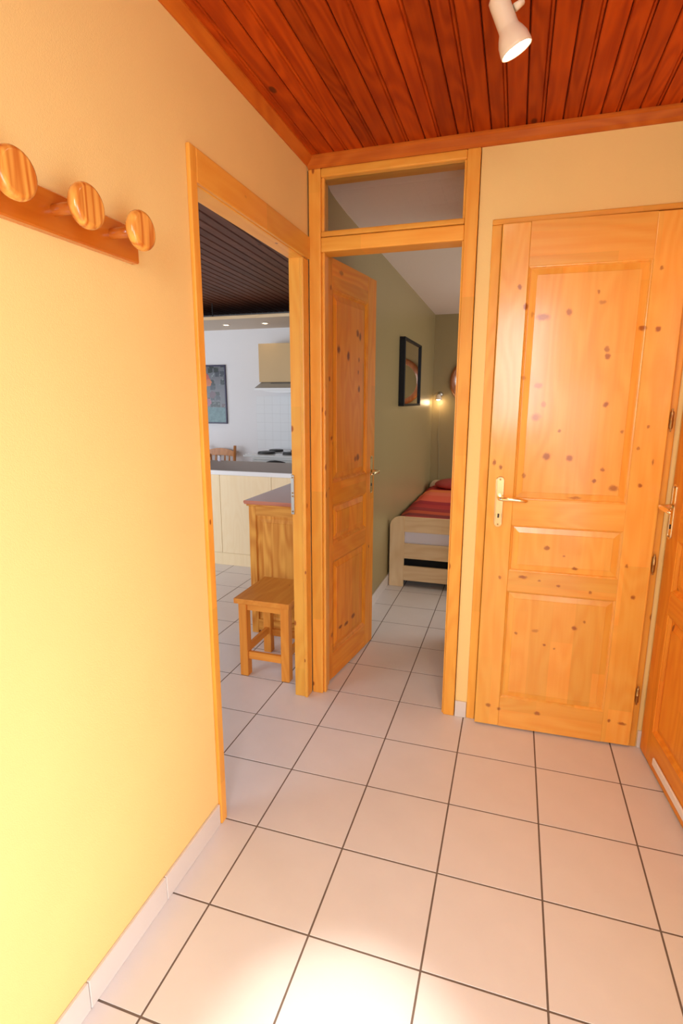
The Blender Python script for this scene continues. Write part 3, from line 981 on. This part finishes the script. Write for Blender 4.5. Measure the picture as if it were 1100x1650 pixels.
# framed side facing the hall
bx('stile', (sx0, 0.008, 0, sx0 + 0.045, 0.032, 0.80), M_side['Z'], sb, bev=0.002)
bx('stile', (sx1 - 0.055, 0.008, 0, sx1, 0.032, 0.80), M_side['Z'], sb, bev=0.002)
bx('rail', (sx0 + 0.045, 0.009, 0.745, sx1 - 0.055, 0.031, 0.80), M_side['X'], sb)
bx('rail', (sx0 + 0.045, 0.009, 0.02, sx1 - 0.055, 0.031, 0.09), M_side['X'], sb)
pm = raised_panel(sx0 + 0.045, 0.09, sx1 - 0.055, 0.745, 0.022)
bmesh.ops.translate(pm, verts=pm.verts, vec=(0, 0.010, 0))
obj('side_panel', pm, M_side['Z'], sb)
bx('body', (sx0 + 0.012, 0.032, 0.02, sx1, sy1, 0.80), M_side['Z'], sb)
for i, (a, b_) in enumerate(((0.05, 0.50), (0.54, 0.99))):
    dr = bx('door', (sx0 - 0.006, a, 0.08, sx0 + 0.012, b_, 0.60), M_side['Z'], sb, bev=0.003)
    bm = bmesh.new()
    lathe(bm, [(0.006, 0), (0.006, 0.012), (0.014, 0.018), (0.012, 0.026), (0, 0.028)], Matrix.Translation((sx0 - 0.006, (b_ - 0.04) if i == 0 else a + 0.04, 0.35)) @ Matrix.Rotation(-PI / 2, 4, 'Y'), 14)
    obj('knob', bm, M_side['Z'], dr, smooth=True)
    dw = bx('drawer', (sx0 - 0.006, a, 0.62, sx0 + 0.012, b_, 0.77), M_side['Y'], sb, bev=0.003)
    bm = bmesh.new()
    lathe(bm, [(0.006, 0), (0.006, 0.012), (0.014, 0.018), (0.012, 0.026), (0, 0.028)], Matrix.Translation((sx0 - 0.006, (a + b_) / 2, 0.695)) @ Matrix.Rotation(-PI / 2, 4, 'Y'), 14)
    obj('knob', bm, M_side['Z'], dw, smooth=True)

# small dark ornament at the far edge of the sideboard top
od = empty('candlestick', (-1.275, 2.05, 0.834))
tag(od, 'small dark candlestick standing far back on the sideboard top', 'candlestick')
bm = bmesh.new()
lathe(bm, [(0, 0), (0.026, 0.0), (0.024, 0.006), (0.008, 0.012), (0.006, 0.035), (0.012, 0.04), (0.006, 0.046), (0.007, 0.07), (0.02, 0.076), (0.018, 0.082), (0, 0.082)], n=20)
obj('stem', bm, plain('dark_bronze', (0.05, 0.025, 0.02), 0.35, metal=0.6), od, smooth=True)

# ------------------------------------------------------------------ kitchen peninsula
edges = [-3.66, -3.18, -2.70, -2.22, -1.74, -1.26, XL - T - 0.004]
wh = ['left of it the door edge hides most', 'second from the left', 'third from the left', 'whose left part shows left of the sideboard',
      'partly behind the sideboard top', 'hidden behind the sideboard']
unit_labels = ['pale wood kitchen base unit at the far left end of the peninsula', 'pale wood kitchen base unit in the peninsula near its left end',
               'pale wood peninsula base unit cut by the doorway edge', 'pale wood peninsula base unit in full view left of the sideboard',
               'pale wood peninsula base unit showing above the sideboard top', 'pale wood peninsula base unit hidden next to the partition wall']
for i in range(6):
    a, b_ = edges[i], edges[i + 1]
    u = empty('base_unit', ((a + b_) / 2, 2.62, 0))
    hw = (b_ - a) / 2
    tag(u, unit_labels[i], 'kitchen unit', 'base units of the kitchen peninsula')
    bx('carcass', (-hw + 0.001, 0.0, 0.11, hw - 0.001, 0.58, 0.796), M_kunit, u)
    bx('back_panel', (-hw + 0.0015, -0.018, 0.112, hw - 0.0015, 0.0, 0.796), M_kunit, u, bev=0.001)
    bx('plinth', (-hw, -0.010, 0, hw, 0.5, 0.108), M_kunit, u)
wt = empty('worktop', (-2.2, 2.9, 0.8))
tag(wt, 'long taupe worktop with white edge on the kitchen peninsula', 'worktop')
wt_x0, wt_x1 = -3.70 + 2.2, XL - T - 0.004 + 2.2
bx('slab', (wt_x0, -0.305, -0.003, wt_x1, 0.37, 0.034), M_worktop, wt)
e_ = bx('edge_band', (wt_x0, -0.315, -0.004, wt_x1, -0.305, 0.0335), M_edge, wt, bev=0.003)
e_['label'] = 'white edge band'

# ------------------------------------------------------------------ cooker, hood, wall cupboard, splashback
ck = empty('cooker', (-2.245, 4.0, 0))
tag(ck, 'white electric cooker with black hotplates against the tiled wall', 'cooker')
bx('body', (-0.215, -0.30, 0.05, 0.30, 0.33, 0.835), M_enamel, ck, bev=0.004)
bx('hob', (-0.312, -0.325, 0.830, 0.305, 0.335, 0.855), M_enamel, ck, bev=0.006, seg=2)
bx('control_panel', (-0.21, -0.318, 0.808, 0.298, -0.30, 0.829), M_enamel, ck, bev=0.003)
od_ = bx('oven_door', (-0.21, -0.32, 0.12, 0.297, -0.30, 0.805), M_enamel, ck, bev=0.004)
bm = bmesh.new()
tube(bm, [(-0.045, -0.324, 0.786), (0.0, -0.338, 0.794), (0.06, -0.344, 0.797), (0.12, -0.338, 0.794), (0.165, -0.324, 0.786)], [0.003, .008, .011, .008, .003], n=8)
obj('oven_handle', bm, M_black, od_, smooth=True)
bx('oven_window', (-0.2, -0.3225, 0.3, 0.2, -0.32, 0.6), M_black, od_)
for (hx, hy, hr) in ((-0.135, -0.13, 0.092), (0.14, -0.13, 0.078), (-0.135, 0.12, 0.078), (0.14, 0.12, 0.092)):
    bm = bmesh.new()
    lathe(bm, [(hr + 0.004, 0.855), (hr + 0.003, 0.862), (hr, 0.865), (hr, 0.874), (hr - 0.006, 0.876), (0.02, 0.876), (0, 0.874)], Matrix.Translation((hx, hy, 0)), 32)
    obj('hotplate', bm, M_black, ck, smooth=False)
for cxx in (-0.19, 0.26):
    for cyy in (-0.25, 0.28):
        bx('foot', (cxx - 0.02, cyy - 0.02, 0, cxx + 0.02, cyy + 0.02, 0.05), M_black, ck)

hd = empty('extractor_hood', (-2.215, YK, 1.52))
tag(hd, 'slim grey extractor hood under the wall cupboard above the cooker', 'extractor hood')
bm = bmesh.new()
prism(bm, [(-0.45, 0.0), (-0.45, 0.022), (-0.28, 0.085), (0, 0.085), (0, 0)], 'x', -0.30, 0.30)
obj('casing', bm, M_grey, hd)
bx('visor_edge', (-0.30, -0.458, -0.004, 0.30, -0.45, 0.020), M_edge, hd, bev=0.002)
bx('vent_slot', (-0.17, -0.3225, 0.068, 0.29, -0.305, 0.074), M_black, hd)
bm = bmesh.new()
n = 10
pts = [(-0.24 + 0.52 * t / n, -0.028 * math.sin(PI * t / n) ** 0.7 - 0.002) for t in range(n + 1)]
prism(bm, [(-0.27, 0.0)] + pts + [(0.29, 0.0)], 'y', -0.43, -0.06)
obj('lamp_cover', bm, M_edge, hd)

wc = empty('wall_cupboard', (-2.205, YK, 1.605))
tag(wc, 'small light brown wall cupboard above the extractor hood', 'cupboard')
bx('carcass', (-0.325, -0.285, 0, 0.31, 0, 0.40), M_cabw, wc)
bx('door', (-0.325, -0.302, 0.001, 0.31, -0.285, 0.40), M_cabw, wc, bev=0.001)

# tiled splashback: separate tiles on a grey bed
spb = empty('splashback', (-2.72, YK - 0.001, 0.862))
tag(spb, 'white tiled splashback between the cooker and the hood', 'splashback')
bx('grout_bed', (0, -0.004, 0, 1.9, 0.0, 0.60), M_wgrout, spb)
bm = bmesh.new()
box(bm, 0.001, -0.0046, 0.001, 0.099, -0.003, 0.099)
stm = bpy.data.meshes.new('tile')
bmesh.ops.recalc_face_normals(bm, faces=bm.faces)
bm.to_mesh(stm); bm.free()
stm.materials.append(M_wtile)
for i in range(19):
    for j in range(6):
        o = link(bpy.data.objects.new('tile', stm), spb)
        o.location = (0.1 * i, 0, 0.1 * j)

# unit and worktop to the right of the cooker (behind the jamb)
u = empty('base_unit', (-1.372, 4.04, 0))
tag(u, 'white kitchen base unit right of the cooker in the corner', 'kitchen unit')
bx('carcass', (-0.565, -0.28, 0.1, 0.565, 0.295, 0.80), M_kunit, u)
bx('plinth', (-0.565, -0.24, 0, 0.565, 0.2, 0.1), M_kunit, u)
for a in (-0.563, -0.18, 0.19):
    bx('door', (a, -0.30, 0.11, a + 0.37, -0.28, 0.795), M_kunit, u, bev=0.002)
w2 = bx('worktop', (-1.937, 3.73, 0.80, XL - T - 0.004, 4.338, 0.834), M_worktop, None, bev=0.003)
tag(w2, 'short taupe worktop right of the cooker', 'worktop')

# lowered shelf with recessed spotlights above the kitchen wall
sf = S(empty('trim_7', (-3.9, YK, 2.2)))
sf['label'] = 'cream lowered soffit with small spotlights above the cooker'
bx('soffit_board', (0, -0.76, 0, 3.095, 0, 0.03), M_cream, sf)
bx('fascia', (0, -0.775, -0.004, 3.095, -0.76, 0.026), M_bed['X'], sf, bev=0.002)
bm = bmesh.new()
tube(bm, [(-2.812 + 3.9, -0.735, 0.03), (-2.812 + 3.9, -0.735, fz(3.6) - 2.2)], 0.005, n=8)
obj('suspension_rod', bm, M_black, sf)
for i, sx in enumerate((-2.858, -2.405, -1.95, -3.31)):
    s_ = empty('recessed_spotlight', (sx, 3.965, 2.2))
    tag(s_, ['left of the two small lit spotlights in the lowered soffit', 'right of the two small lit spotlights in the lowered soffit',
             'small lit spotlight in the soffit behind the door jamb', 'small lit spotlight in the soffit over the poster side'][i], 'spotlight', 'recessed spotlights in the kitchen soffit')
    bm = bmesh.new()
    lathe(bm, [(0.026, 0), (0.040, 0), (0.040, -0.004), (0.030, -0.006), (0.026, 0)], n=24)
    obj('ring', bm, M_lampw, s_, smooth=False)
    bm = bmesh.new()
    lathe(bm, [(0.0, -0.003), (0.026, -0.003), (0.026, -0.0005), (0, -0.0005)], n=24)
    obj('bulb', bm, M_spot, s_)
    spot_light('soffit_beam', (sx, 3.965, 2.19), (0, 0, -1), 1.0, math.radians(100), 0.8)

# ------------------------------------------------------------------ poster
po = empty('framed_poster', (-3.10, YK, 1.14))
tag(po, 'framed poster of flower photographs with dark frame on the kitchen wall', 'poster')
pw, ph = 0.50, 0.675
for nm, d in (('frame', (-pw, -0.02, 0, 0, 0, 0.016)), ('frame', (-pw, -0.02, ph - 0.016, 0, 0, ph)), ('frame', (-0.016, -0.02, 0.016, 0, 0, ph - 0.016)), ('frame', (-pw, -0.02, 0.016, -pw + 0.016, 0, ph - 0.016))):
    bx(nm, d, M_pframe, po, bev=0.002)
bx('print', (-pw + 0.016, -0.012, 0.016, -0.016, -0.002, ph - 0.016), M_poster, po)


# ------------------------------------------------------------------ dining chairs behind the peninsula
def dining_chair(name, loc, rz, label):
    c_ = empty(name, loc, rz)
    tag(c_, label, 'chair', 'pine chairs beyond the peninsula')
    for sx in (-0.19, 0.19):
        bm = bmesh.new()
        tube(bm, [(sx, 0.19, 0), (sx, 0.19, 0.44), (sx, 0.215, 0.68), (sx, 0.245, 0.89)], [0.019, 0.021, 0.020, 0.017], n=8)
        obj('leg', bm, M_chair, c_, smooth=True)
        bx('leg', (sx - 0.019, -0.21, 0, sx + 0.019, -0.172, 0.43), M_chair, c_, bev=0.003)
    bx('seat', (-0.215, -0.225, 0.43, 0.215, 0.20, 0.455), M_chair, c_, bev=0.008, seg=2)
    bm = bmesh.new()
    pts = [(-0.18 + 0.36 * i / 8, 0.825 + 0.035 * math.sin(PI * i / 8)) for i in range(9)] + [(0.18 - 0.36 * i / 8, 0.765 + 0.012 * math.sin(PI * i / 8)) for i in range(9)]
    va = prism(bm, pts, 'y', 0.225, 0.243)
    obj('top_rail', bm, M_chair, c_)
    bx('back_rail', (-0.18, 0.203, 0.56, 0.18, 0.221, 0.60), M_chair, c_, bev=0.003)
    for i in range(5):
        xx = -0.12 + 0.06 * i
        bm = bmesh.new()
        tube(bm, [(xx, 0.212, 0.595), (xx, 0.222, 0.68), (xx, 0.230, 0.775)], [0.007, 0.011, 0.007], n=8)
        obj('spindle', bm, M_chair, c_, smooth=True)
    for yy_ in (-0.19,):
        bx('stretcher', (-0.18, yy_ - 0.01, 0.22, 0.18, yy_ + 0.01, 0.25), M_chair, c_, bev=0.003)
    return c_


ca = dining_chair('dining_chair', (-3.17, 4.035, 0), math.radians(0), 'pine spindle-back chair near the white kitchen wall, the farther of two')
cb = dining_chair('dining_chair', (-2.92, 3.55, 0), math.radians(180), 'pine spindle-back chair right behind the peninsula, the nearer of two')
# small white jars on the worktop's far edge, seen against the chairs
for i, (jx, jy, r, h, c_, lb) in enumerate(((-2.66, 3.17, 0.016, 0.045, M_wplastic, 'small white salt pot at the back edge of the peninsula worktop'),
                                           (-2.56, 3.20, 0.014, 0.06, M_matt, 'slim pale pepper pot at the back edge of the worktop'))):
    j_ = empty('pot', (jx, jy, 0.834))
    tag(j_, lb, 'pot')
    bm = bmesh.new()
    lathe(bm, [(0, 0), (r, 0), (r * 1.05, h * 0.2), (r * 0.9, h * 0.75), (r * 0.8, h * 0.8), (0, h * 0.8)], n=18)
    obj('body', bm, c_, j_, smooth=True)
    bm = bmesh.new()
    lathe(bm, [(r * 0.82, h * 0.8), (r * 0.82, h * 0.93), (r * 0.5, h), (0, h)], n=18)
    obj('lid', bm, M_steel, j_, smooth=True)

# ------------------------------------------------------------------ bedroom: bed, spread, pillow
bd = empty('bed', (-0.72, 2.525, 0))
tag(bd, 'light wood single bed with slatted footboard against the pale green wall', 'bed')
bw = 0.93
def rounded_post(xs, ri, top=0.553):
    """tall upright with one rounded outer top corner"""
    bm = bmesh.new()
    a, b_ = xs
    r = 0.075
    if ri < 0:
        arc = [(a + r - r * math.cos(t), top - r + r * math.sin(t)) for t in [PI / 2 * q / 8 for q in range(9)]]
        pts = [(a, 0)] + arc + [(b_, top), (b_, 0)]
    else:
        arc = [(b_ - r + r * math.sin(t), top - r + r * math.cos(t)) for t in [PI / 2 * q / 8 for q in range(9)]]
        pts = [(a, 0), (a, top)] + arc + [(b_, 0)]
    prism(bm, pts, 'y', 0, 0.026)
    bmesh.ops.bevel(bm, geom=list(bm.edges), offset=0.0025, segments=1, affect='EDGES')
    return bm
for yo, nm in ((0, 'footboard'), (2.02, 'headboard')):
    fbm = rounded_post((0.0, 0.112), -1)
    o = obj('post', fbm, M_bed['Z'], bd)
    o.location.y = yo
    fbm = rounded_post((bw - 0.112, bw), 1)
    o = obj('post', fbm, M_bed['Z'], bd)
    o.location.y = yo
    for (za, zb) in ((0.437, 0.5525), (0.228, 0.345), (0.052, 0.168)):
        bx('slat', (0.112, yo + 0.001, za, bw - 0.112, yo + 0.025, zb), M_bed['X'], bd, bev=0.002)
for xx in (0.0, bw - 0.024):
    bx('side_rail', (xx, 0.026, 0.228, xx + 0.024, 2.02, 0.345), M_bed['Y'], bd, bev=0.002)
bx('base_board', (0.024, 0.03, 0.30, bw - 0.024, 2.015, 0.325), M_dark, bd)
bx('drawer_box', (0.02, 0.10, 0.06, bw - 0.02, 1.9, 0.20), M_dark, bd)
ms = bx('mattress', (-0.72 + 0.028, 2.525 + 0.03, 0.327, -0.72 + bw - 0.028, 2.525 + 2.012, 0.475), M_matt, None, bev=0.02, seg=3)
tag(ms, 'white mattress showing between the slats of the footboard', 'mattress')
bm = bmesh.new()
nx, ny = 14, 40
L_, R_ = -0.012, bw + 0.006
grid = {}
for i in range(nx + 1):
    for j in range(ny + 1):
        u_, v_ = i / nx, j / ny
        xx = 0.006 + u_ * (bw - 0.012)
        yy_ = v_ * 1.975
        z_ = 0.508 + 0.004 * math.sin(9 * u_ + 4 * v_) + 0.003 * math.sin(31 * v_ + 3 * u_)
        ex = min(u_, 1 - u_)
        z_ -= 0.03 * max(0, 1 - ex / 0.06) ** 2
        grid[i, j] = bm.verts.new((xx, yy_, z_))
for i in range(nx):
    for j in range(ny):
        bm.faces.new((grid[i, j], grid[i + 1, j], grid[i + 1, j + 1], grid[i, j + 1]))
r_ = bmesh.ops.extrude_face_region(bm, geom=list(bm.faces))
for v in r_['geom']:
    if isinstance(v, bmesh.types.BMVert):
        v.co.z = 0.4765
spd = obj('bedspread', bm, M_spread, None, smooth=True)
spd.location = (-0.72, 2.553, 0)
tag(spd, 'red and orange striped bedspread covering the bed', 'bedspread')
bm = bmesh.new()
bmesh.ops.create_uvsphere(bm, u_segments=28, v_segments=16, radius=1)
for v in bm.verts:
    x_, y_, z_ = v.co
    f_ = lambda t, p: math.copysign(abs(t) ** p, t)
    v.co = Vector((f_(x_, 0.55) * 0.36, f_(y_, 0.6) * 0.18, max(z_, -0.62) * 0.055 * (1 - 0.25 * abs(x_) ** 3)))
pil = obj('pillow', bm, plain('red_pillow_cotton', (0.45, 0.07, 0.06), 0.85, var=0.1), None, smooth=True)
pil.location = (-0.27, 4.32, 0.551)
tag(pil, 'red pillow at the head of the bed under the round mirror', 'pillow')

# wall mirror with thick black frame, hanging tilted off the left bedroom wall
mr_ = empty('wall_mirror', (XL, 2.80, 1.37))
tag(mr_, 'rectangular mirror in a thick black frame on the left bedroom wall', 'mirror')
mw, mh = 0.76, 0.52
for d in ((0, 0, 0, 0.045, mw, 0.018), (0, 0, mh - 0.018, 0.045, mw, mh), (0, 0, 0.018, 0.045, 0.03, mh - 0.018), (0, mw - 0.03, 0.018, 0.045, mw, mh - 0.018)):
    bx('frame', (d[0] + .0, *d[1:3], *d[3:]), M_bframe, mr_, bev=0.002)
g_ = bx('glass', (0.024, 0.03, 0.018, 0.032, mw - 0.03, mh - 0.018), M_mirror, mr_)

rm = empty('round_mirror', (-0.300, YE, 1.615))
tag(rm, 'round mirror in a wide wooden ring on the bedroom end wall', 'mirror')
Mx = Matrix.Rotation(PI / 2, 4, 'X')
bm = bmesh.new()
lathe(bm, [(0.195, 0.0), (0.195, 0.012), (0.202, 0.022), (0.225, 0.030), (0.245, 0.024), (0.255, 0.010), (0.255, 0.0), (0.195, 0.0)], Mx, 48)
obj('ring', bm, M_ring, rm, smooth=True)
bm = bmesh.new()
lathe(bm, [(0, 0.008), (0.197, 0.008), (0.197, 0.002), (0, 0.002)], Mx, 48)
obj('glass', bm, M_mirror, rm)

# bedside wall lamp with cord
bl = empty('wall_lamp', (-0.655, YE, 1.46))
tag(bl, 'small lit wall lamp with hanging cord in the corner of the bedroom', 'wall lamp')
bm = bmesh.new()
lathe(bm, [(0, 0), (0.028, 0), (0.026, 0.012), (0, 0.014)], Matrix.Translation((0, 0, 0.02)) @ Matrix.Rotation(PI / 2, 4, 'X'), 20)
tube(bm, [(0, -0.01, 0.02), (0, -0.05, 0.03), (-0.005, -0.075, 0.01)], 0.006, n=8)
obj('bracket', bm, M_steel, bl, smooth=True)
bm = bmesh.new()
lathe(bm, [(0.014, 0.02), (0.018, 0.018), (0.042, -0.035), (0.040, -0.036), (0.016, 0.012), (0.0, 0.012)], Matrix.Translation((-0.005, -0.085, 0.0)), 24)
obj('lamp_shade', bm, plain('translucent_lampshade', (0.95, 0.8, 0.6), 0.6), bl, smooth=True)
bm = bmesh.new()
bmesh.ops.create_uvsphere(bm, u_segments=16, v_segments=10, radius=0.026, matrix=Matrix.Translation((-0.005, -0.085, -0.022)))
obj('bulb', bm, plain('lit_bedside_bulb', (1, 0.82, 0.55), 0.5, emit=8), bl, smooth=True)
bm = bmesh.new()
tube(bm, [(0.0, -0.004, 0.0), (0.004, -0.004, -0.2), (-0.004, -0.004, -0.45), (0.01, -0.004, -0.6), (0.02, -0.004, -0.9)], 0.0018, n=6)
obj('cord', bm, plain('old_ivory_cord', (0.42, 0.36, 0.22), 0.6), bl)
pt = bpy.data.lights.new('bedside_light', 'POINT')
pt.energy = 0.9
pt.color = (1, 0.72, 0.42)
pt.shadow_soft_size = 0.03
po_ = bpy.data.objects.new('bedside_light', pt)
COL.objects.link(po_)
po_.location = (-0.66, YE - 0.085, 1.395)
print('tiles', ntile)
